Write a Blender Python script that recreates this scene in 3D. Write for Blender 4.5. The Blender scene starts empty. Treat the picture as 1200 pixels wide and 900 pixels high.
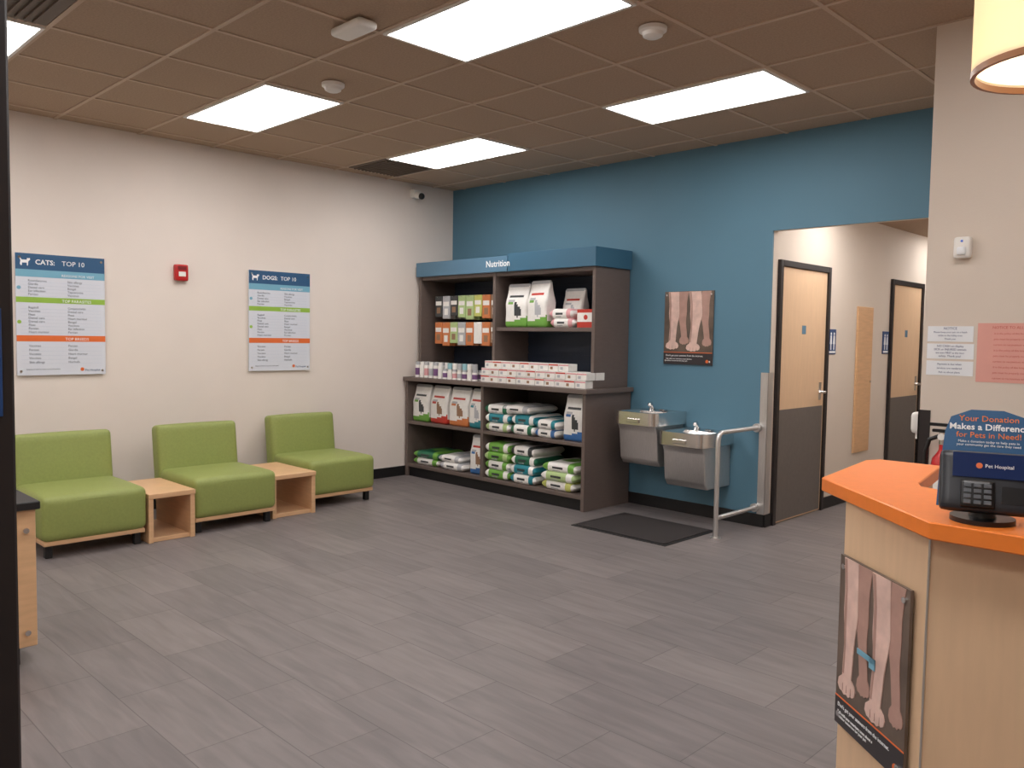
import bpy, bmesh, math, random
from mathutils import Vector, Matrix
random.seed(4)
CAM=(6.83001,-5.94014,1.46667); YAW,PITCH,ROLL,FPX=0.78063,0.05699,0.01530,958.91
H=3.05
sc=bpy.context.scene
# ---------------------------------------------------------------- materials
def lin(c):
    return tuple(((v/255)/12.92 if v/255<=0.04045 else ((v/255+0.055)/1.055)**2.4) for v in c)+(1,)
MATS={}
def M(name,rgb,rough=.5,metal=0,var=0,vscale=20,bump=0,bscale=200,emit=0,stretch=None,trans=0):
    if name in MATS: return MATS[name]
    m=bpy.data.materials.new(name); m.use_nodes=True; nt=m.node_tree; b=nt.nodes['Principled BSDF']
    c=lin(rgb); b.inputs['Base Color'].default_value=c
    b.inputs['Roughness'].default_value=rough; b.inputs['Metallic'].default_value=metal
    if emit:
        b.inputs['Emission Color'].default_value=c; b.inputs['Emission Strength'].default_value=emit
    tc=nt.nodes.new('ShaderNodeTexCoord'); src=tc.outputs['Object']
    if stretch:
        mp=nt.nodes.new('ShaderNodeMapping'); mp.inputs['Scale'].default_value=stretch
        nt.links.new(src,mp.inputs['Vector']); src=mp.outputs['Vector']
    n=nt.nodes.new('ShaderNodeTexNoise'); n.inputs['Scale'].default_value=vscale; n.inputs['Detail'].default_value=4
    nt.links.new(src,n.inputs['Vector'])
    r=nt.nodes.new('ShaderNodeValToRGB'); v=var
    r.color_ramp.elements[0].position=.3; r.color_ramp.elements[1].position=.7
    r.color_ramp.elements[0].color=tuple(x*(1-v) for x in c[:3])+(1,)
    r.color_ramp.elements[1].color=tuple(min(1,x*(1+v)) for x in c[:3])+(1,)
    nt.links.new(n.outputs['Fac'],r.inputs['Fac']); nt.links.new(r.outputs['Color'],b.inputs['Base Color'])
    if bump:
        n2=nt.nodes.new('ShaderNodeTexNoise'); n2.inputs['Scale'].default_value=bscale; n2.inputs['Detail'].default_value=3
        nt.links.new(tc.outputs['Object'],n2.inputs['Vector'])
        bp=nt.nodes.new('ShaderNodeBump'); bp.inputs['Strength'].default_value=bump; bp.inputs['Distance'].default_value=.005
        nt.links.new(n2.outputs['Fac'],bp.inputs['Height']); nt.links.new(bp.outputs['Normal'],b.inputs['Normal'])
    if trans:
        tr=nt.nodes.new('ShaderNodeBsdfTranslucent'); tr.inputs['Color'].default_value=c
        mx=nt.nodes.new('ShaderNodeMixShader'); mx.inputs[0].default_value=trans
        out=nt.nodes['Material Output']
        nt.links.new(b.outputs[0],mx.inputs[1]); nt.links.new(tr.outputs[0],mx.inputs[2]); nt.links.new(mx.outputs[0],out.inputs[0])
    MATS[name]=m; return m
cream=M('wall_cream_paint',(230,219,210),.7,var=.015,vscale=3,bump=.12,bscale=150)
cream2=M('wall_beige_paint',(216,204,191),.7,var=.015,vscale=3,bump=.12,bscale=150)
teal=M('wall_teal_paint',(86,127,148),.6,var=.02,vscale=3,bump=.12,bscale=150)
tile=M('ceiling_tile_brown',(180,156,134),.9,var=.10,vscale=90,bump=.6,bscale=260)
gridm=M('ceiling_grid_metal',(200,177,156),.6)
black=M('black_rubber',(22,21,22),.5)
blackp=M('black_plastic',(18,18,20),.3)
darkfr=M('dark_bronze_frame',(36,30,30),.4)
green=M('green_vinyl',(142,153,84),.5,var=.05,vscale=60,bump=.25,bscale=500)
maple=M('maple_wood',(218,176,134),.4,var=.07,vscale=6,stretch=(1,1,8))
maplev=M('maple_wood_light',(220,187,152),.4,var=.035,vscale=5,stretch=(8,8,1))
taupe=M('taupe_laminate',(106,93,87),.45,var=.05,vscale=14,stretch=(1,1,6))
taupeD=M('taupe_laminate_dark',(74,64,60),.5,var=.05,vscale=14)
navy=M('slatwall_navy',(38,48,66),.5)
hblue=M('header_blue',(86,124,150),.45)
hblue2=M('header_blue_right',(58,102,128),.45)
white=M('white_plastic',(235,233,228),.4)
paper=M('paper_white',(232,236,240),.6)
steel=M('stainless_steel',(226,224,222),.24,metal=1,var=.04,vscale=30,stretch=(1,1,12))
steelb=M('stainless_body',(212,210,208),.34,metal=.85,var=.06,vscale=12,stretch=(14,14,1))
kick=M('door_kick_plate',(120,114,110),.5,metal=.4,var=.04,vscale=30)
chrome=M('chrome',(225,225,225),.12,metal=1)
orange=M('orange_laminate',(236,128,48),.35,var=.03,vscale=40)
red=M('red_plastic',(190,28,30),.35)
# ---------------------------------------------------------------- builder
def rb_bm(sx,sy,sz,r,cuts=10,bulge=(0,0,0)):
    bm=bmesh.new(); bmesh.ops.create_cube(bm,size=2)
    bmesh.ops.subdivide_edges(bm,edges=bm.edges[:],cuts=cuts,use_grid_fill=True)
    h=Vector((sx/2,sy/2,sz/2)); r=min(r,min(h)*.98)
    for v in bm.verts:
        t=[math.sin(max(-1,min(1,c))*math.pi/2) if abs(c)<1 else c for c in v.co]
        p=Vector((t[0]*h.x,t[1]*h.y,t[2]*h.z))
        q=Vector([max(-(h[i]-r),min(h[i]-r,p[i])) for i in range(3)])
        d=p-q
        if d.length>1e-9: p=q+d.normalized()*r
        b=Vector([bulge[i]*(1 if t[i]>0 else -1)*abs(t[i])**3*math.cos(t[(i+1)%3]*1.5)*math.cos(t[(i+2)%3]*1.5) for i in range(3)])
        v.co=p+b
    return bm
class B:
    def __init__(s,name): s.name=name; s.bm=bmesh.new(); s.mats=[]; s.T=Matrix.Identity(4)
    def mi(s,m):
        if m not in s.mats: s.mats.append(m)
        return s.mats.index(m)
    def add(s,t,mat,mf=None,xf=None):
        t.normal_update()
        if mf:
            for f in t.faces: f.material_index=s.mi(mf(f.calc_center_median(),f.normal) or mat)
        else:
            i=s.mi(mat)
            for f in t.faces: f.material_index=i
        if xf is not None: t.transform(xf)
        t.transform(s.T)
        me=bpy.data.meshes.new('tmp'); t.to_mesh(me); t.free(); s.bm.from_mesh(me); bpy.data.meshes.remove(me); return s
    def box(s,x0,x1,y0,y1,z0,z1,mat,bev=0,xf=None,seg=1):
        t=bmesh.new(); bmesh.ops.create_cube(t,size=1)
        for v in t.verts: v.co=Vector(((x0+x1)/2+v.co.x*(x1-x0),(y0+y1)/2+v.co.y*(y1-y0),(z0+z1)/2+v.co.z*(z1-z0)))
        if bev: bmesh.ops.bevel(t,geom=t.edges[:],offset=bev,segments=seg,affect='EDGES',profile=.5)
        return s.add(t,mat,xf=xf)
    def rbox(s,x0,x1,y0,y1,z0,z1,r,mat,bulge=(0,0,0),cuts=10,xf=None,mf=None,dfn=None):
        t=rb_bm(x1-x0,y1-y0,z1-z0,r,cuts,bulge)
        if dfn:
            for v in t.verts: v.co=dfn(v.co)
        L=Matrix.Translation(((x0+x1)/2,(y0+y1)/2,(z0+z1)/2))
        return s.add(t,mat,mf=mf,xf=(xf@L if xf is not None else L))
    def cyl(s,p0,p1,r,mat,r2=None,seg=24,caps=True):
        p0=Vector(p0);p1=Vector(p1);d=p1-p0;t=bmesh.new()
        bmesh.ops.create_cone(t,cap_ends=caps,segments=seg,radius1=r,radius2=r if r2 is None else r2,depth=d.length)
        q=d.to_track_quat('Z','Y').to_matrix().to_4x4()
        return s.add(t,mat,xf=Matrix.Translation((p0+p1)/2)@q)
    def sph(s,c,r,mat,sc=(1,1,1),seg=20):
        t=bmesh.new(); bmesh.ops.create_uvsphere(t,u_segments=seg,v_segments=seg//2,radius=r)
        return s.add(t,mat,xf=Matrix.Translation(c)@Matrix.Diagonal((*sc,1)))
    def prism(s,poly,z0,z1,mat,bev=0,xf=None):
        t=bmesh.new(); vs=[t.verts.new((x,y,z0)) for x,y in poly]; f=t.faces.new(vs)
        r=bmesh.ops.extrude_face_region(t,geom=[f])
        for g in r['geom']:
            if isinstance(g,bmesh.types.BMVert): g.co.z=z1
        bmesh.ops.recalc_face_normals(t,faces=t.faces[:])
        if bev: bmesh.ops.bevel(t,geom=[e for e in t.edges],offset=bev,segments=1,affect='EDGES')
        return s.add(t,mat,xf=xf)
    def flat(s,poly,y0,y1,mat):
        return s.prism([(x,z) for x,z in poly],-y0,-y1,mat,xf=Matrix.Rotation(math.pi/2,4,'X'))
    def tube(s,pts,r,mat,seg=12):
        pts=[Vector(p) for p in pts]
        t=bmesh.new(); rings=[]
        prev=None
        for i,p in enumerate(pts):
            d=(pts[min(i+1,len(pts)-1)]-pts[max(i-1,0)]).normalized()
            if prev is None: a=d.orthogonal().normalized()
            else: a=(prev-d*prev.dot(d)).normalized()
            prev=a; b=d.cross(a)
            rings.append([t.verts.new(p+r*(a*math.cos(2*math.pi*k/seg)+b*math.sin(2*math.pi*k/seg))) for k in range(seg)])
        for i in range(len(rings)-1):
            for k in range(seg): t.faces.new((rings[i][k],rings[i][(k+1)%seg],rings[i+1][(k+1)%seg],rings[i+1][k]))
        t.faces.new(rings[0][::-1]); t.faces.new(rings[-1])
        bmesh.ops.recalc_face_normals(t,faces=t.faces[:])
        return s.add(t,mat)
    def lathe(s,prof,c,mat,seg=32,xf=None):
        t=bmesh.new(); rings=[]
        for r,z in prof: rings.append([t.verts.new((r*math.cos(2*math.pi*k/seg),r*math.sin(2*math.pi*k/seg),z)) for k in range(seg)])
        for i in range(len(rings)-1):
            for k in range(seg): t.faces.new((rings[i][k],rings[i][(k+1)%seg],rings[i+1][(k+1)%seg],rings[i+1][k]))
        L=Matrix.Translation(c)
        return s.add(t,mat,xf=L if xf is None else L@xf)
    def text(s,txt,x,z,y,size,mat,align='LEFT',depth=.0006,xf=None,sp=1,off=0):
        cu=bpy.data.curves.new('t','FONT'); cu.body=txt; cu.size=size; cu.align_x=align; cu.extrude=depth; cu.resolution_u=2; cu.space_line=sp; cu.offset=off
        ob=bpy.data.objects.new('t',cu); sc.collection.objects.link(ob)
        bpy.context.view_layer.update()
        me=bpy.data.meshes.new_from_object(ob.evaluated_get(bpy.context.evaluated_depsgraph_get()))
        t=bmesh.new(); t.from_mesh(me); bpy.data.objects.remove(ob); bpy.data.curves.remove(cu); bpy.data.meshes.remove(me)
        L=Matrix.Translation((x,y,z))@Matrix.Rotation(math.pi/2,4,'X')
        return s.add(t,mat,xf=L if xf is None else xf@L)
    def done(s,loc=None,rz=0,smooth=True):
        me=bpy.data.meshes.new(s.name)
        if loc is None:
            xs=[v.co for v in s.bm.verts]; 
            c=Vector(((min(v.x for v in xs)+max(v.x for v in xs))/2,(min(v.y for v in xs)+max(v.y for v in xs))/2,min(v.z for v in xs)))
            s.bm.transform(Matrix.Translation(-c)); loc=c
        s.bm.normal_update()
        for f in s.bm.faces: f.smooth=smooth
        for e in s.bm.edges:
            if len(e.link_faces)==2 and e.calc_face_angle(0)>.6: e.smooth=False
        s.bm.to_mesh(me); s.bm.free()
        for m in s.mats: me.materials.append(m)
        o=bpy.data.objects.new(s.name,me); o.location=loc; o.rotation_euler=(0,0,rz); sc.collection.objects.link(o); return o
# ---------------------------------------------------------------- floor material
def floor_mat():
    m=bpy.data.materials.new('grey_stone_plank_tile'); m.use_nodes=True; nt=m.node_tree; N=nt.nodes; L=nt.links; b=N['Principled BSDF']
    tc=N.new('ShaderNodeTexCoord')
    br=N.new('ShaderNodeTexBrick'); br.inputs['Scale'].default_value=1; br.inputs['Brick Width'].default_value=.61; br.inputs['Row Height'].default_value=.305
    br.inputs['Mortar Size'].default_value=.002; br.inputs['Mortar Smooth'].default_value=.2; br.offset=.5
    br.inputs['Color1'].default_value=lin((125,118,117)); br.inputs['Color2'].default_value=lin((112,106,106)); br.inputs['Mortar'].default_value=lin((86,80,80))
    L.new(tc.outputs['Object'],br.inputs['Vector'])
    mp=N.new('ShaderNodeMapping'); mp.inputs['Scale'].default_value=(1.2,9,1); L.new(tc.outputs['Object'],mp.inputs['Vector'])
    n=N.new('ShaderNodeTexNoise'); n.inputs['Scale'].default_value=2.2; n.inputs['Detail'].default_value=7; n.inputs['Distortion'].default_value=.6; L.new(mp.outputs[0],n.inputs['Vector'])
    rp=N.new('ShaderNodeValToRGB'); rp.color_ramp.elements[0].position=.3; rp.color_ramp.elements[1].position=.75
    rp.color_ramp.elements[0].color=(.81,.80,.80,1); rp.color_ramp.elements[1].color=(1.15,1.13,1.12,1)
    L.new(n.outputs['Fac'],rp.inputs['Fac'])
    mx=N.new('ShaderNodeMixRGB'); mx.blend_type='MULTIPLY'; mx.inputs[0].default_value=1
    L.new(br.outputs['Color'],mx.inputs[1]); L.new(rp.outputs['Color'],mx.inputs[2]); L.new(mx.outputs[0],b.inputs['Base Color'])
    b.inputs['Roughness'].default_value=.46
    bp=N.new('ShaderNodeBump'); bp.inputs['Strength'].default_value=.25; bp.inputs['Distance'].default_value=.002; bp.invert=True
    L.new(br.outputs['Fac'],bp.inputs['Height']); L.new(bp.outputs[0],b.inputs['Normal'])
    return m
# ---------------------------------------------------------------- room shell
XR,YB,HY=9.5,-7.6,6.0
def slab(name,*a): B(name).box(*a).done()
slab('floor',-.1,XR,YB,HY,-.1,0,floor_mat())
slab('ceiling',-.1,XR,YB,.0,H,H+.1,tile)
slab('wall_left',-.15,0,YB,0,0,H,cream)
b=B('wall_teal'); b.box(-.15,3.76,0,.02,0,H,teal); b.box(3.76,5.38,0,.02,2.32,H,teal)
b.box(-.15,3.76,.02,.10,0,H,cream2); b.box(3.76,5.38,.02,.10,2.325,H,cream2); b.done()
slab('wall_near',5.38,XR,-1.51,-1.41,0,H,cream2)
slab('wall_hall_right',5.38,5.48,-1.41,HY,0,H,cream2)
D1=(.155,.985,2.06); D2=(2.5,3.3,2.05)
b=B('wall_hall_left'); fr=.05
b.box(3.66,3.76,D1[1]+fr,D2[0]-fr,0,2.7,cream2); b.box(3.66,3.76,D2[1]+fr,HY,0,2.7,cream2)
b.box(3.66,3.76,.10,D1[1]+fr,D1[2]+fr,2.7,cream2); b.box(3.66,3.76,D2[0]-fr,D2[1]+fr,D2[2]+fr,2.7,cream2); b.done()
slab('wall_hall_end',3.66,5.48,HY,HY+.1,0,2.7,cream2)
slab('ceiling_hall',3.66,5.38,.10,HY,2.6,2.7,tile)
slab('wall_back',-.15,XR,YB-.1,YB,0,H,cream2)  # unseen wall, added to enclose the room for bounced light
slab('wall_right',XR,XR+.1,YB,-1.41,0,H,cream2)  # also out of view, added so light bounces back into the room
slab('baseboard_left',0,.012,YB,-.0,0,.10,black)
slab('baseboard_teal',.012,3.76,-.012,0,0,.10,black)
b=B('baseboard_hall'); b.box(3.76,3.772,0,.10,0,.10,black); b.box(3.76,3.772,1.06,2.44,0,.10,black); b.box(3.76,3.772,3.36,HY,0,.10,black); b.done()
slab('baseboard_near',5.38,XR,-1.522,-1.51,0,.10,black)
b=B('trim_1'); b.box(3.70,3.765,-.004,0,.10,1.22,steelb); b.box(3.76,3.764,-.004,.07,.10,1.22,steelb); b.done()
b=B('trim_2'); b.box(5.372,5.43,-1.515,-1.51,.1,1.13,darkfr); b.box(5.372,5.378,-1.515,-1.44,.1,1.13,darkfr); b.done()
# ceiling grid
GX,GY=.80,-3.34
b=B('ceiling_grid')
x=GX-.61
while x<XR: b.box(x-.012,x+.012,YB,0,H-.006,H,gridm); x+=.61
y=GY-.61*6
while y<0: b.box(0,XR,y-.012,y+.012,H-.0065,H,gridm); y+=.61
b.done()
# lights
emm=M('light_diffuser',(253,249,247),.5,emit=11.6)
for i in range(3):
    for j in range(-2,2):
        if i==2 and j==1: continue
        x0=GX+2.44*i;y0=GY+1.83*j
        b=B('hall_fill_panel'); b.box(x0+.03,x0+1.19,y0+.03,y0+.58,H-.012,H-.007,emm)
        for (a0,a1,c0,c1) in ((x0+.012,x0+.03,y0+.012,y0+.598),(x0+1.19,x0+1.208,y0+.012,y0+.598),(x0+.03,x0+1.19,y0+.012,y0+.03),(x0+.03,x0+1.19,y0+.58,y0+.598)):
            b.box(a0,a1,c0,c1,H-.016,H-.001,white)
        b.done()
b=B('hall_fill_panel'); b.box(4.0,5.1,.5,1.05,2.588,2.6,emm); b.done()  # added fill light for the hall, hidden from the camera behind the header
b=B('hall_fill_panel'); b.box(4.0,5.1,3.2,3.7,2.588,2.6,emm); b.done()  # second added hall fill, out of view behind the near wall
# ceiling vents
vent=M('vent_brown',(104,90,78),.6)
for vx,vy in ((.19,-1.51),(2.02,-5.17)):
    b=B('ceiling_vent'); b.box(vx+.02,vx+.59,vy+.02,vy+.59,H-.01,H-.001,vent)
    for k in range(12): b.box(vx+.05,vx+.56,vy+.06+k*.042,vy+.075+k*.042,H-.022,H-.01,vent)
    b.done()
def smoke(x,y):
    b=B('smoke_detector'); b.lathe([(0,-.05),(.035,-.05),(.05,-.042),(.055,-.025),(.07,-.018),(.072,0),(0,0)],(x,y,H-.006),white); b.done()
smoke(2.31,-3.02); smoke(4.33,-2.44)
b=B('wireless_access_point'); b.rbox(-.13,.13,-.06,.06,-.045,0,.02,white,cuts=6); b.done(loc=(3.24,-3.50,H-.008),rz=math.radians(0))
b=B('security_camera'); b.box(.0,.07,-.60,-.50,2.90,2.98,white,.008); b.cyl((.05,-.55,2.93),(.13,-.55,2.91),.035,white); b.sph((.135,-.55,2.905),.034,blackp); b.done()
# ---------------------------------------------------------------- posters
g1=M('print_green',(150,190,74),.4);o1=M('print_orange',(228,112,54),.4);bl=M('print_blue',(44,88,128),.4);lb=M('print_light_blue',(120,176,200),.4)
gt=M('print_grey_text',(120,128,140),.5);wt=M('print_white',(240,242,244),.4);pw=M('print_panel_white',(218,222,232),.25)
pw2=M('print_panel_row',(190,202,220),.25)
def chart(kind,yc,w=.615,z0=1.13,z1=2.03):
    b=B('wall_poster'); h=z1-z0; X0=-w/2
    b.box(X0,w/2,-.022,-.010,0,h,pw)
    for sx in(-1,1):
        for zz in(.03,h-.03): b.cyl((sx*(w/2-.025),0,zz),(sx*(w/2-.025),-.028,zz),.009,chrome,seg=12)
    e=-.022
    def band(za,zb,m,xa=X0,xb=w/2): b.box(xa,xb,e-.0012,e,h*za,h*zb,m)
    band(.87,1,bl); band(.81,.87,lb)
    band(.60,.645,g1); band(.28,.33,o1)
    b.text(kind+':',X0+.13,h*.915,e-.002,.05,wt,off=.001); b.text('TOP 10',X0+.31,h*.915,e-.002,.05,wt)
    b.text('REASONS FOR VISIT',0,h*.822,e-.002,.026,wt); b.text('TOP PARASITES',0,h*.608,e-.002,.03,wt); b.text('TOP BREEDS',.02,h*.290,e-.002,.03,wt)
    sx=X0+.03; sz=h*.900
    body=[(0,.012),(.006,0),(.012,0),(.014,.02),(.045,.02),(.046,0),(.052,0),(.055,.03),(.068,.045),(.064,.058),(.056,.052),(.048,.056),(.045,.042),(.012,.042),(.0,.06),(-.006,.058),(.004,.036)]
    b.flat([(sx+x,sz+z) for x,z in body],e,e-.002,wt)
    rnd=random.Random(len(kind)+3)
    W=['Wellness','Vaccines','Dental care','Ear infection','Skin allergy','Overweight','Conjunctivitis','Heart murmur','Arthritis','Hairballs','Roundworms','Tapeworms','Giardia','Fleas','Domestic','Siamese','Ragdoll','Bengal','Persian','Mix breed']
    for (za,zb,n) in ((.66,.80,5),(.35,.58,8),(.1,.27,5)):
        for k in range(n):
            zz=h*(zb-(k+1)*(zb-za)/n)
            for cx in (X0+.08,.04): b.text(rnd.choice(W),cx,zz,e-.001,.023,gt)
            b.box(X0+.03,w/2-.03,e-.0006,e,zz-.004,zz-.003,pw2)
    b.text('Summary of visits by reason across all hospitals',X0+.06,h*.045,e-.001,.012,gt)
    b.text('Pet Hospital',w/2-.15,h*.03,e-.001,.022,bl)
    b.cyl((w/2-.17,e,h*.045),(w/2-.17,e-.001,h*.045),.014,o1,seg=12)
    for zz in (.44,.72): b.cyl((X0+.02,e,h*zz),(X0+.02,e-.001,h*zz),.014,lb if zz>.5 else g1,seg=12)
    b.done(loc=(0,yc,z0),rz=math.pi/2)
chart('CATS',-3.926); chart('DOGS',-2.098)
b=B('fire_alarm_strobe'); b.rbox(-.055,.055,-.05,0,0,.135,.012,red,cuts=6); b.box(-.03,.03,-.056,-.05,.035,.075,white,.003); b.box(-.035,.035,-.054,-.05,.09,.12,M('red_dark',(120,15,18),.4)); b.done(loc=(0,-3.015,1.895),rz=math.pi/2)
pbg=M('print_photo_brown',(100,86,76),.3,var=.4,vscale=6); leg=M('print_dog_leg',(222,190,178),.35,var=.14,vscale=18); legd=M('print_dog_leg_shade',(178,142,130),.35,var=.1,vscale=18)
pblk=M('print_black',(48,44,48),.3)
def pawposter(name,w,h,loc,rz,tab=False):
    b=B(name); e=-.014
    for sx in(-1,1):
        for zz in(.03,h-.03): b.cyl((sx*(w/2-.022),0,zz),(sx*(w/2-.022),-.019,zz),.008,chrome,seg=12)
    b.box(-w/2,w/2,e,-.006,0,h,pbg)
    b.box(-w/2,w/2,e-.001,e,0,h*.16,pblk)
    b.box(-w/2,w/2,e-.0012,e,h*.16,h*.168,o1)
    def L(cx,w0,w1,zb,m,pwid,bend=1):
        pts=[];n=14
        def cen(t): return cx+.03*w*bend*math.sin(t*4)
        def wid(t): 
            knee=math.exp(-((t-.45)/.13)**2)*.18
            return (w0*(1-t)+w1*t)*(1+knee-.10*math.exp(-((t-.72)/.14)**2))
        for k in range(n+1):
            t=k/n; z=zb+(1-t)*(h*.995-zb); pts.append((cen(t)+wid(t)/2,z))
        c=cen(1)
        pts+= [(c+pwid*.46,zb-.02*h),(c+pwid*.54,zb-.05*h),(c+pwid*.50,zb-.08*h),(c+pwid*.36,zb-.095*h),(c+pwid*.28,zb-.09*h),(c+pwid*.14,zb-.108*h),(c+pwid*.02,zb-.10*h),(c-pwid*.14,zb-.11*h),(c-pwid*.26,zb-.098*h),(c-pwid*.42,zb-.095*h),(c-pwid*.54,zb-.07*h),(c-pwid*.5,zb-.03*h)]
        for k in range(n,-1,-1):
            t=k/n; z=zb+(1-t)*(h*.995-zb); pts.append((cen(t)-wid(t)/2,z))
        f=m is leg
        b.flat(pts,e,e-.0016-(.0012 if f else 0),m)
        if f:
            for dx in(-.22,.02,.28): b.flat([(c+pwid*dx-.005*w,zb-.09*h),(c+pwid*dx+.005*w,zb-.09*h),(c+pwid*dx+.002*w,zb-.045*h)],e,e-.0036,legd)
            pp=[(cen(t)-wid(t)*.46,zb+(1-t)*(h*.99-zb)) for t in (0,.25,.5,.75,.98)]+[(cen(t)-wid(t)*.30,zb+(1-t)*(h*.99-zb)) for t in (.98,.75,.5,.25,0)]
            b.flat(pp,e,e-.0034,legd)
    L(-.10*w,.20*w,.12*w,h*.38,legd,.18*w,-1); L(.36*w,.18*w,.11*w,h*.36,legd,.17*w,-1)
    L(-.31*w,.22*w,.14*w,h*.31,leg,.25*w,.6); L(.13*w,.25*w,.15*w,h*.29,leg,.26*w,1)
    b.text("Don't get your answers from the internet.",-w*.45,h*.11,e-.002,.045*w,wt)
    b.text("Talk with your veterinary team about a\nhealthier tomorrow for your pet",-w*.45,h*.068,e-.002,.034*w,wt)
    b.cyl((w*.40,e,h*.05),(w*.40,e-.002,h*.05),.03*w,o1,seg=16)
    if tab: b.box(-.16*w,.1*w,e-.006,e-.004,h*.50,h*.53,lb); b.box(.02*w,.1*w,e-.006,e-.004,h*.47,h*.53,lb)
    b.done(loc=loc,rz=rz)
pawposter('wall_poster',.475,.615,(3.03,0,1.26),0)
# ---------------------------------------------------------------- chairs & tables
def chair(x1,yc):
    b=B('lounge_chair'); W=.655; x0=x1-.80
    tilt=Matrix.Translation((x0+.14,0,.12))@Matrix.Rotation(math.radians(-7),4,'Y')
    b.rbox(-.07,.07,yc-W/2,yc+W/2,0,.62,.035,green,bulge=(.008,0,.004),cuts=14,xf=tilt)
    b.rbox(x0+.16,x1,yc-W/2,yc+W/2,.11,.405,.045,green,bulge=(.006,0,.016),cuts=14)
    b.box(x0+.1,x1-.02,yc-W/2+.012,yc+W/2-.012,.085,.115,maple,.004)
    for fx in(x0+.13,x1-.075):
        for s in(-1,1):
            fy=yc+s*(W/2-.05); b.box(fx-.022,fx+.022,fy-.022,fy+.022,0,.088,black,.004)
    b.tube([(x1-.004,yc-W/2+.04,.365),(x1+.001,yc,.368),(x1-.004,yc+W/2-.04,.365)],.003,green,6)
    b.done()
chair(1.13,-4.06); chair(1.09,-3.055); chair(.89,-1.98)
def table(x0,x1,y0,y1,h=.345):
    b=B('side_table'); t=.035
    b.box(x0,x1,y0,y1,h-t,h,maple,.003); b.box(x0+.01,x1-.008,y0+.002,y0+t,0,h-t,maple,.002)
    b.box(x0+.01,x1-.008,y1-t,y1-.002,0,h-t,maple,.002); b.box(x0+.02,x1-.03,y0+t,y1-t,0,.03,maple,.002)
    b.done()
table(.50,1.13,-3.725,-3.395); table(.36,1.0,-2.715,-2.325)
# ---------------------------------------------------------------- bookcase
b=B('display_bookcase')
b.box(.05,2.44,-.62,-.03,0,.10,black)
for z0,z1 in((.10,.135),(.55,.58)): b.box(.05,2.43,-.645,-.03,z0,z1,taupe,.002)
for x0,x1 in((.025,.06),(1.175,1.21),(2.425,2.46)): b.box(x0,x1,-.65,-.02,.0 if x0!=1.175 else .1,1.0,taupe,.002)
b.box(.014,2.49,-.68,-.02,1.0,1.04,taupe,.003)
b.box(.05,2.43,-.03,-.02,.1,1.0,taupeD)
for x0,x1 in((.05,.085),(1.165,1.20),(2.385,2.42)): b.box(x0,x1,-.50,-.02,1.04,2.08,taupe,.002)
b.box(.08,2.39,-.49,-.02,2.045,2.08,taupe); b.box(1.2,2.385,-.48,-.03,1.525,1.56,taupe,.002)
b.box(.08,2.39,-.03,-.02,1.04,2.05,navy)
for k in range(12): b.box(.085,2.385,-.036,-.03,1.09+k*.08,1.15+k*.08,navy)
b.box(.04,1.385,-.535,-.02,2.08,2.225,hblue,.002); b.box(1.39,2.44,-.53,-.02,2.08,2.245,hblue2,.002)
b.text('Nutrition',1.10,2.13,-.536,.085,wt,off=.001)
b.done()
BC={'w':(240,238,234),'g':(112,168,70),'r':(196,60,48),'t':(40,130,144),'b':(60,110,170),'y':(196,200,110),'br':(150,116,90),'o':(206,124,74),'k':(60,64,66),'p':(120,84,130),'gy':(182,184,188),'dg':(44,108,80),'pk':(220,160,164),'lt':(150,196,206),'lg':(176,200,140)}
BC={k:M('bag_print_'+k,v,.32,var=.04,vscale=30) for k,v in BC.items()}
def standbag(b,x,y,z,w,h,d,top='w',bot='g',pic='br',rot=0):
    def dfn(c):
        t=(c.z/h+.5); s=1 if t<.55 else max(.12,1-(t-.55)/.45*.9)
        return Vector((c.x*(1+.02*math.sin(t*14)),c.y*s,c.z))
    def mf(c,n):
        u=c.x/w+.5;v=c.z/h+.5
        if n.y<-.3:
            if ((u-.62)/.17)**2+((v-.36)/.12)**2<1: return BC[pic]
            if ((u-.55)/.09)**2+((v-.50)/.07)**2<1: return BC[pic]
            if .16<u<.84 and .70<v<.735: return BC['r'] if pic!='k' else BC['k']
            if .16<u<.46 and .60<v<.63: return BC['gy']
            if .16<u<.40 and .54<v<.56: return BC[bot]
            if v<.13+.12*u*u: return BC[bot]
            if v>.94: return BC['gy']
            return BC[top]
        return BC[bot] if v<.12 else (BC['gy'] if v>.95 else BC[top])
    xf=Matrix.Translation((x,y,z+h/2))@Matrix.Rotation(rot,4,'Z')
    t=rb_bm(w,d,h,.025,28,(0,.012,0))
    for v in t.verts: v.co=dfn(v.co)
    b.add(t,BC[top],mf=mf,xf=xf)
def flatbag(b,x,y,z,w,d,t,c1='w',c2='g',rot=0):
    def dfn(c):
        u=abs(c.x/w*2); s=1 if u<.6 else 1-.75*((u-.6)/.4)**1.5; return Vector((c.x,c.y,c.z*s*(1+.05*math.sin(c.x*40+c.y*25))))
    def mf(cc,n):
        u=cc.x/w+.5
        if n.y<-.35 or n.z>.3:
            if u<.2: return BC[c2]
            if .34<u<.62 and abs(cc.z)<t*.13 and n.z<.6: return BC['k'] if c2!='r' else BC['r']
            if .34<u<.52 and -.34*t<cc.z<-.22*t: return BC['gy']
            if u>.78 and u<.9: return BC[c2]
            if n.z>.6 and .3<u<.65 and abs(cc.y)<d*.2: return BC[c2]
        return BC[c1]
    tt=rb_bm(w,d,t,.035,20,(0,0,.006))
    for v in tt.verts: v.co=dfn(v.co)
    b.add(tt,BC[c1],mf=mf,xf=Matrix.Translation((x,y,z+t/2))@Matrix.Rotation(rot,4,'Z'))
rn=random.Random(7)
b=B('standing_pet_food_bags')
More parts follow.
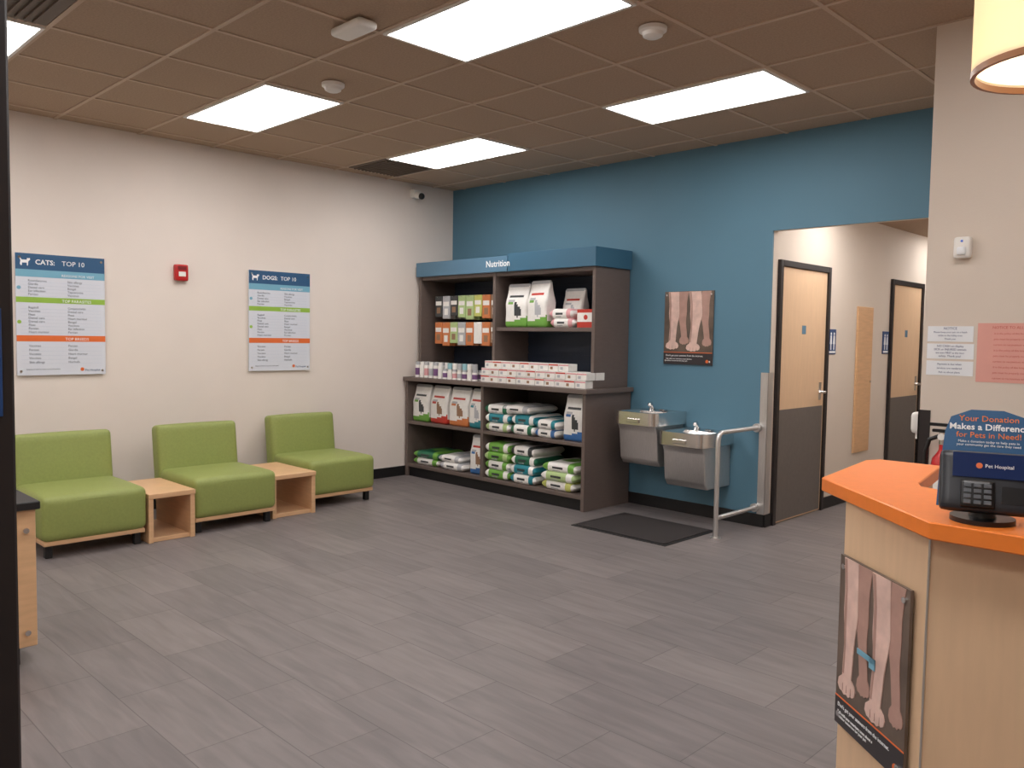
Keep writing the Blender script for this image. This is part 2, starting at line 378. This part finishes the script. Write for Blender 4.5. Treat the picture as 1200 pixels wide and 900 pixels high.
for x,w,bt,pc in((.20,.26,'g','k'),(.49,.27,'r','br'),(.79,.27,'o','br'),(1.05,.21,'t','gy')): standbag(b,x,-.53,.58,w,.385,.13,'w',bt,pc,rn.uniform(-.08,.08))
standbag(b,2.28,-.53,.58,.23,.40,.13,'w','b','k'); standbag(b,1.06,-.53,.135,.19,.38,.12,'w','b','br',.1)
b.done()
b=B('standing_pet_food_bags')
standbag(b,1.415,-.38,1.56,.27,.41,.13,'w','g','k',.05); standbag(b,1.70,-.39,1.56,.27,.43,.13,'w','g','gy',-.12); standbag(b,1.97,-.22,1.56,.24,.36,.11,'w','w','gy',.0)
b.done()
b=B('stacked_pet_food_bags')
def stack(x,z,w,n,t,cols,d=.42,y=-.42):
    for k in range(n):
        c=cols[k%len(cols)]; flatbag(b,x+rn.uniform(-.012,.012),y+rn.uniform(-.01,.01),z+k*t*.93,w,d,t,c[0],c[1],rn.uniform(-.05,.05))
stack(1.385,.58,.34,3,.09,[('w','lg'),('t','w'),('w','dg')]); stack(1.70,.58,.31,2,.095,[('w','dg'),('t','w')]); stack(1.99,.58,.28,2,.085,[('w','b'),('w','t')])
stack(1.62,.77,.36,1,.075,[('w','gy')]); 
stack(1.385,.135,.34,4,.09,[('g','w'),('w','g'),('g','lg'),('g','w')]); stack(1.71,.135,.32,4,.09,[('w','t'),('t','w'),('dg','w'),('w','k')]); stack(2.14,.135,.40,3,.085,[('w','y'),('lg','w'),('w','g')])
stack(.32,.135,.42,2,.075,[('w','g'),('dg','g')],d=.4); stack(.72,.135,.36,1,.08,[('w','gy')]); stack(.70,.21,.34,1,.07,[('w','gy')])
b.done()
b=B('stacked_pet_food_bags')
stack(2.01,1.56,.30,2,.085,[('w','pk'),('w','pk')],d=.2,y=-.38)
b.done()
b=B('treat_carton'); b.box(2.17,2.37,-.44,-.30,1.56,1.72,BC['r'],.002); b.box(2.175,2.365,-.4415,-.44,1.61,1.69,BC['w']); b.cyl((2.27,-.4416,1.65),(2.27,-.443,1.65),.022,BC['r'],seg=16); b.done()
b=B('canned_food_boxes')
for lay in range(3):
    for row in range(2):
        for k in range(11):
            if row==1 and lay==2: continue
            if lay==2 and k>8: continue
            x=1.12+k*.118+.01*lay; y=-.60+row*.13+rn.uniform(-.004,.004); z=1.04+lay*.068
            if row==0 and lay==2: y+=.03
            b.box(x,x+.112,y,y+.12,z,z+.065,BC['w'],.002); b.box(x,x+.112,y-.001,y,z+.048,z+.060,BC['pk'] if (k+lay)%3 else BC['r']); b.box(x+.02,x+.05,y-.001,y,z+.014,z+.038,BC['br'] if k%2 else BC['gy'])
b.done()
b=B('supplement_bottles')
for k in range(13):
    for row in range(2):
        x=.14+k*.073; y=-.58+row*.08; h=.16 if k<6 else .10; z=1.04
        cb=BC[['p','w','pk','gy','p','w'][k%6]]
        b.cyl((x,y,z),(x,y,z+h*.8),.028,BC['w'],seg=16); b.cyl((x,y,z+h*.15),(x,y,z+h*.6),.0286,cb,seg=16,caps=False); b.cyl((x,y,z+h*.8),(x,y,z+h),.022,BC['w'] if k%2 else BC['gy'],seg=16)
        if k>=7 and row==0: b.cyl((x,y,z+.101),(x,y,z+.16),.027,BC[['gy','lt','w'][k%3]],seg=16)
b.done()
b=B('hanging_treat_packets')
for r,(zt,cols) in enumerate(((1.87,['k','gy','k','lg','lg','y','o','br']),(1.60,['o','o','lg','gy','o','w','o','br']))):
    for k in range(8):
        x=.25+k*.120; h=[.20,.22,.19,.21,.23,.2,.22,.22][(k+r*3)%8]
        b.tube([(x,-.036,zt),(x,-.42,zt),(x,-.435,zt+.008)],.003,chrome,6)
        for q in range(4):
            yy=-.39+q*.075; c=BC[cols[k]]
            def mf(cc,n,c=c,h=h,k=k):
                v=cc.z/h+.5; u=cc.x/.11+.5
                if .12<u<.88 and .52<v<.80: return BC['w']
                if .25<u<.75 and .12<v<.42: return BC['w'] if k%2 else BC['br']
                return c
            b.rbox(x-.056,x+.056,yy-.012,yy+.012,zt-h-.002,zt+.012,.005,c,cuts=14,mf=mf)
b.done()
# ---------------------------------------------------------------- fountains
def fountain(x0,x1,zt,zb):
    b=B('drinking_fountain'); y0=-.46; xc=(x0+x1)/2
    def rr(x0,x1,y0,y1,r,n=6):
        p=[]
        for cx,cy,a in((x1,y1,0),(x0+0,y1,90),(x0+r,y0+r,180),(x1-r,y0+r,270)):
            if a in(0,90): p.append((cx,cy)); continue
            for k in range(n+1):
                t=math.radians(a+90*k/n); p.append((cx+r*math.cos(t),cy+r*math.sin(t)))
        return p
    outer=rr(x0,x1,y0,-.001,.07)
    b.prism(outer,zt-.105,zt-.03,steel,0)
    t=bmesh.new(); n=len(outer); cx,cy=xc,y0+.22
    def ring(fn): return [t.verts.new(fn(p)) for p in outer]
    lv=[ring(lambda p:(p[0],p[1],zt-.03)),ring(lambda p:(p[0],p[1],zt))]
    for s_,dz in((.86,0),(.80,-.012),(.70,-.045),(.4,-.06),(.06,-.064)):
        lv.append(ring(lambda p:(cx+(p[0]-cx)*s_,(cy+(p[1]-cy)*s_ if p[1]<cy else cy+(p[1]-cy)*s_*(.62 if s_<.86 else .8)),zt+dz)))
    for i in range(len(lv)-1):
        for k in range(n): t.faces.new((lv[i][k],lv[i][(k+1)%n],lv[i+1][(k+1)%n],lv[i+1][k]))
    t.faces.new(lv[-1]); bmesh.ops.recalc_face_normals(t,faces=t.faces[:]); b.add(t,steel)
    prof=[(-.001,zt-.105),(y0+.035,zt-.105),(y0+.06,zt-.16),(y0+.085,zb+.05),(y0+.12,zb),(-.001,zb)]
    t=bmesh.new(); A=[t.verts.new((x0+.025,y,z)) for y,z in prof]; C=[t.verts.new((x1-.025,y,z)) for y,z in prof]
    t.faces.new(A); t.faces.new(C[::-1])
    for k in range(len(prof)): t.faces.new((A[k],C[k],C[(k+1)%len(prof)],A[(k+1)%len(prof)]))
    bmesh.ops.recalc_face_normals(t,faces=t.faces[:]); bmesh.ops.bevel(t,geom=t.edges[:],offset=.008,segments=1,affect='EDGES'); b.add(t,steelb)
    b.box(xc-.06,xc+.06,y0-.012,y0+.002,zt-.085,zt-.05,steel,.004)
    bx=xc-.06; by=-.11
    b.cyl((bx,by,zt-.01),(bx,by,zt+.02),.028,chrome); b.tube([(bx,by,zt+.01),(bx,by-.005,zt+.045),(bx+.01,by-.03,zt+.06),(bx+.02,by-.06,zt+.05)],.014,chrome,12); b.sph((bx+.02,by-.062,zt+.048),.019,chrome)
    b.box(xc+.03,xc+.08,-.14,-.08,zt-.005,zt+.012,chrome,.004)
    b.done()
fountain(2.60,3.03,.865,.42); fountain(3.05,3.48,.735,.29)
b=B('grab_rail'); r=.018; x=3.69
pts=[(x,-.03,.785)]+[(x,-.54+(-.06)*math.sin(t*math.pi/2/6),.785-.06*(1-math.cos(t*math.pi/2/6))) for t in range(7)]+[(x,-.60,.05),(x,-.60,0)]
b.tube(pts,r,steelb,16); b.tube([(x,-.60,.15),(x,-.03,.15)],r*.95,steelb,16)
for z in(.785,.15): b.cyl((x,-.006,z),(x,-.035,z),.034,steelb)
b.cyl((x,-.60,0),(x,-.60,.008),.04,steelb); b.done()
matm=M('mat_fibre',(46,41,41),.95,var=.2,vscale=200,bump=.6,bscale=600)
b=B('floor_mat'); b.box(2.70,3.58,-1.09,-.40,0,.006,black,.002); b.box(2.73,3.55,-1.06,-.43,.006,.010,matm,.001); b.done()
# ---------------------------------------------------------------- hall doors and signs
def door(name,y0,y1,h):
    b=B(name); X=3.76; fr=.05
    b.box(X-.095,X+.025,y0-fr+.002,y0,0,h+fr-.002,darkfr,.003); b.box(X-.095,X+.025,y1,y1+fr-.002,0,h+fr-.002,darkfr,.003); b.box(X-.095,X+.025,y0,y1,h,h+fr-.002,darkfr,.003)
    b.box(X-.04,X+.008,y0+.003,y1-.003,.008,h-.003,maplev)
    b.box(X+.008,X+.0105,y0+.02,y1-.02,.02,.92,kick)
    b.box(X+.008,X+.012,y1-.10,y1-.055,.97,1.12,steel,.001); b.cyl((X+.01,y1-.078,1.04),(X+.06,y1-.078,1.04),.012,steel); b.box(X+.048,X+.066,y1-.20,y1-.07,1.03,1.05,steel,.004)
    b.box(X+.008,X+.010,(y0+y1)/2-.035,(y0+y1)/2+.035,1.53,1.60,hblue)
    b.done()
door('door_1',*D1); door('door_2',*D2)
sb=M('sign_blue',(30,66,120),.4)
for y in(1.11,2.34):
    b=B('restroom_sign'); b.box(-.075,.075,-.008,0,0,.22,sb,.002)
    for sx in(-.03,.03): b.cyl((sx,-.008,.18),(sx,-.010,.18),.012,wt,seg=12); b.flat([(sx-.02,.09),(sx+.02,.09),(sx+.012,.165),(sx-.012,.165)],-.008,-.010,wt); b.box(sx-.008,sx+.008,-.010,-.008,.04,.09,wt)
    b.box(-.06,.06,-.010,-.008,.012,.03,wt)
    b.done(loc=(3.76,y+.02,1.36),rz=math.pi/2)
b=B('wall_access_panel'); b.box(3.76,3.775,1.65,2.01,.44,1.80,maple,.003); b.box(3.775,3.779,1.67,1.99,.46,1.78,maple,.001); b.cyl((3.779,1.97,1.1),(3.785,1.97,1.1),.01,steel,seg=12); b.done()
# ---------------------------------------------------------------- near wall items
Y=-1.51
b=B('motion_sensor'); b.rbox(5.512,5.59,Y-.045,Y,1.885,1.99,.015,white,cuts=6); b.rbox(5.53,5.572,Y-.055,Y-.03,1.90,1.94,.01,paper,cuts=5); b.sph((5.551,Y-.045,1.968),.006,M('sensor_blue',(80,120,230),.3)); b.done()
def notice(x0,x1,z0,z1,m,lines,tm,name='wall_notice'):
    b=B(name); b.box(x0,x1,Y-.002,Y,z0,z1,m)
    for k,(t,s) in enumerate(lines): b.text(t,(x0+x1)/2,z1-(k+1)*(z1-z0)/(len(lines)+.6),Y-.0025,s,tm,'CENTER',.0003)
    b.done()
tx=M('ink_blue',(60,72,120),.6); pinkp=M('paper_pink',(224,164,152),.6,var=.03,vscale=10); pr=M('ink_red',(196,90,84),.6)
notice(5.40,5.61,1.478,1.555,paper,[('NOTICE',.017),('Please keep your pet on a leash',.012),('while in the lobby area',.012),('Thank you',.012)],tx)
notice(5.40,5.615,1.392,1.468,paper,[('NO CASH on display',.014),('SICK or INJURED animals',.014),('are seen FIRST at the door',.012),('safety. Thank you!',.014)],tx)
notice(5.40,5.615,1.310,1.382,paper,[('Payment is due when',.013),('services are rendered',.013),('Ask us about plans',.013)],tx)
notice(5.628,5.96,1.285,1.57,pinkp,[('NOTICE TO ALL CLIENTS',.018)]+[('It is the policy of this hospital that all',.0125),('pets must be properly restrained and',.0125),('current on vaccinations when visiting.',.0125)]*3,pr)
b=B('fire_extinguisher'); X=5.515; yy=Y-.07
b.lathe([(0,.5),(.048,.5),(.052,.51),(.052,.86),(.045,.90),(.024,.93),(.017,.945),(.017,.98),(0,.98)],(X,yy,0),red)
b.cyl((X,yy,.68),(X,yy,.86),.0525,white,caps=False); b.cyl((X,yy,.97),(X,yy,1.03),.018,chrome); b.box(X-.05,X+.03,yy-.012,yy+.012,1.03,1.045,blackp,.003); b.box(X-.065,X+.03,yy-.012,yy+.012,1.06,1.075,blackp,.003,)
b.cyl((X,yy-.02,1.01),(X,yy-.035,1.01),.016,white)
b.tube([(X-.02,yy,1.01),(X-.06,yy-.01,.99),(X-.075,yy-.015,.93),(X-.072,yy-.02,.80),(X-.065,yy-.02,.70)],.011,blackp,10); b.box(X-.02,X+.02,Y-.02,Y,.6,1.0,steel); b.done()
b=B('sanitizer_dispenser'); b.rbox(5.315,5.38,-1.46,-1.37,1.0,1.11,.02,white,cuts=6); b.cyl((5.345,-1.415,.97),(5.345,-1.415,1.01),.014,white); b.done()
# ---------------------------------------------------------------- reception desk
b=B('reception_desk')
body=[(5.905,-3.675),(6.205,-3.925),(8.3,-3.925),(8.3,-3.60),(6.10,-3.60),(6.03,-3.50),(5.955,-3.12),(5.855,-3.12)]
b.prism(body,.0,1.03,maplev,.0)
b.prism([(5.80,-3.60),(6.225,-4.0),(8.35,-4.0),(8.35,-3.545),(6.11,-3.545),(6.055,-3.53),(6.03,-3.48),(5.965,-3.07),(5.77,-3.08),(5.745,-3.14)],1.03,1.07,orange,.003)
b.box(6.10,8.3,-3.60,-2.95,.70,.74,maplev,.003); b.box(6.10,6.14,-3.60,-2.97,0,.70,maplev); b.box(8.26,8.3,-3.60,-2.97,0,.70,maplev)
d=Vector((.30,-.25,0)).normalized(); nrm=Vector((-.25,-.30,0)).normalized()
b.box(-.002,.002,-.004,.001,.0,1.03,steelb,xf=Matrix.Translation((6.205,-3.925,0)))
b.done()
ang=math.atan2(-.25,.30)
cpt=Vector((5.905,-3.675,0))+d*(.39*.46)
pawposter('desk_poster',.335,.475,(cpt.x+nrm.x*.001,cpt.y+nrm.y*.001,.405),ang,True)
# payment terminal
b=B('payment_terminal'); b.T=Matrix.Scale(.93,4)
b.cyl((0,0,0),(0,0,.012),.07,blackp,seg=40); b.cyl((0,0,.012),(0,.0,.05),.03,blackp,r2=.022)
S=Matrix.Translation((0,-.035,.028))@Matrix.Rotation(math.radians(-22),4,'X')
b.T=Matrix.Scale(.93,4)@S
tscr=M('terminal_screen',(28,44,84),.15,emit=.12); tb=M('terminal_blue_sign',(24,84,130),.4); tk=M('terminal_key',(88,92,98),.5); tgrey=M('terminal_body',(34,36,42),.35)
b.flat([(-.100,.01),(-.096,.10),(-.086,.20),(-.074,.238),(-.03,.258),(.04,.258),(.090,.240),(.106,.20),(.112,.10),(.112,.01)],.012,.008,tb)
b.rbox(-.096,.108,-.022,.008,-.004,.146,.014,tgrey,cuts=8)
b.box(-.068,.100,-.026,-.0215,.078,.138,tscr)
b.text('Pet Hospital',.0,.103,-.0266,.012,wt); b.cyl((-.012,-.026,.107),(-.012,-.0268,.107),.007,o1,seg=16)
b.rbox(-.05,.022,-.032,-.018,.004,.070,.006,blackp,cuts=6)
for r_ in range(4):
    for c_ in range(3): b.box(-.044+c_*.021,-.028+c_*.021,-.035,-.031,.011+r_*.0135,.0205+r_*.0135,tk,.001)
b.box(.035,.095,-.0235,-.0215,.02,.06,blackp)
b.text('Your Donation',.008,.228,.0068,.021,orange,'CENTER'); b.text('Makes a Difference',.008,.206,.0068,.022,wt,'CENTER',off=.0004); b.text('for Pets in Need!',.008,.186,.0068,.020,orange,'CENTER')
b.text('Make a donation today to help pets in\nyour community get the care they need',.008,.173,.0068,.0085,wt,'CENTER')
b.done(loc=(6.303,-3.900,1.07),rz=math.radians(18))
# pendant lamp
shade=M('lamp_shade_fabric',(244,232,208),.8,trans=.6,emit=.35); rim=M('lamp_rim_wood',(150,98,58),.4)
b=B('pendant_lamp'); c=(6.345,-3.55,2.14); R=.20
b.lathe([(R,0),(R,.36),(R-.004,.36),(R-.004,0),(R,0)],c,shade,48); b.lathe([(R+.002,-.002),(R+.002,.014),(R-.008,.014),(R-.008,-.002),(R+.002,-.002)],c,rim,48)
b.lathe([(R-.008,.02),(0,.02)],c,M('lamp_diffuser',(255,236,200),.6,emit=2.0),48)
b.cyl((c[0],c[1],2.35),(c[0],c[1],H-.02),.006,darkfr); b.cyl((c[0],c[1],H-.03),(c[0],c[1],H-.007),.06,darkfr)
for a in range(3):
    an=a*2.094; b.cyl((c[0],c[1],2.48),(c[0]+R*math.cos(an),c[1]+R*math.sin(an),2.48),.003,darkfr,seg=8)
b.done()
# ---------------------------------------------------------------- left foreground
b=B('low_cabinet'); b.box(2.30,2.90,-5.6,-4.875,.69,.725,black,.004); b.box(2.33,2.88,-5.58,-4.89,.085,.69,maple,.003)
b.box(2.88,2.884,-5.235,-5.23,.09,.69,taupeD); b.box(2.37,2.84,-5.54,-4.95,0,.085,black)
b.cyl((2.884,-4.93,.60),(2.895,-4.93,.60),.012,steel,seg=12); b.cyl((2.884,-4.93,.15),(2.895,-4.93,.15),.012,steel,seg=12); b.done()
b=B('door_3'); b.box(5.30,5.355,-6.5,-5.574,.0,2.2,darkfr,.004); b.box(5.355,5.36,-6.1,-5.592,1.33,1.50,sb,.001); b.box(5.355,5.40,-5.76,-5.74,.9,1.2,darkfr,.004); b.box(5.29,5.365,-6.56,-6.5,0,2.25,darkfr); b.done()
# ---------------------------------------------------------------- world, camera
w=bpy.data.worlds.new('World'); sc.world=w; w.use_nodes=True; w.node_tree.nodes['Background'].inputs[0].default_value=(.5,.5,.5,1); w.node_tree.nodes['Background'].inputs[1].default_value=.3
F=Vector((-math.sin(YAW)*math.cos(PITCH),math.cos(YAW)*math.cos(PITCH),-math.sin(PITCH)))
R0=Vector((math.cos(YAW),math.sin(YAW),0)); U0=R0.cross(F)
Rv=R0*math.cos(ROLL)+U0*math.sin(ROLL); Uv=-R0*math.sin(ROLL)+U0*math.cos(ROLL)
m=Matrix(((Rv.x,Uv.x,-F.x,CAM[0]),(Rv.y,Uv.y,-F.y,CAM[1]),(Rv.z,Uv.z,-F.z,CAM[2]),(0,0,0,1)))
cd=bpy.data.cameras.new('camera'); co=bpy.data.objects.new('camera',cd); sc.collection.objects.link(co); co.matrix_world=m
cd.sensor_width=36; cd.sensor_fit='HORIZONTAL'; cd.lens=FPX/1200*36; cd.clip_start=.05
sc.camera=co
sc.view_settings.view_transform='Standard'; sc.view_settings.look='None'; sc.view_settings.exposure=0
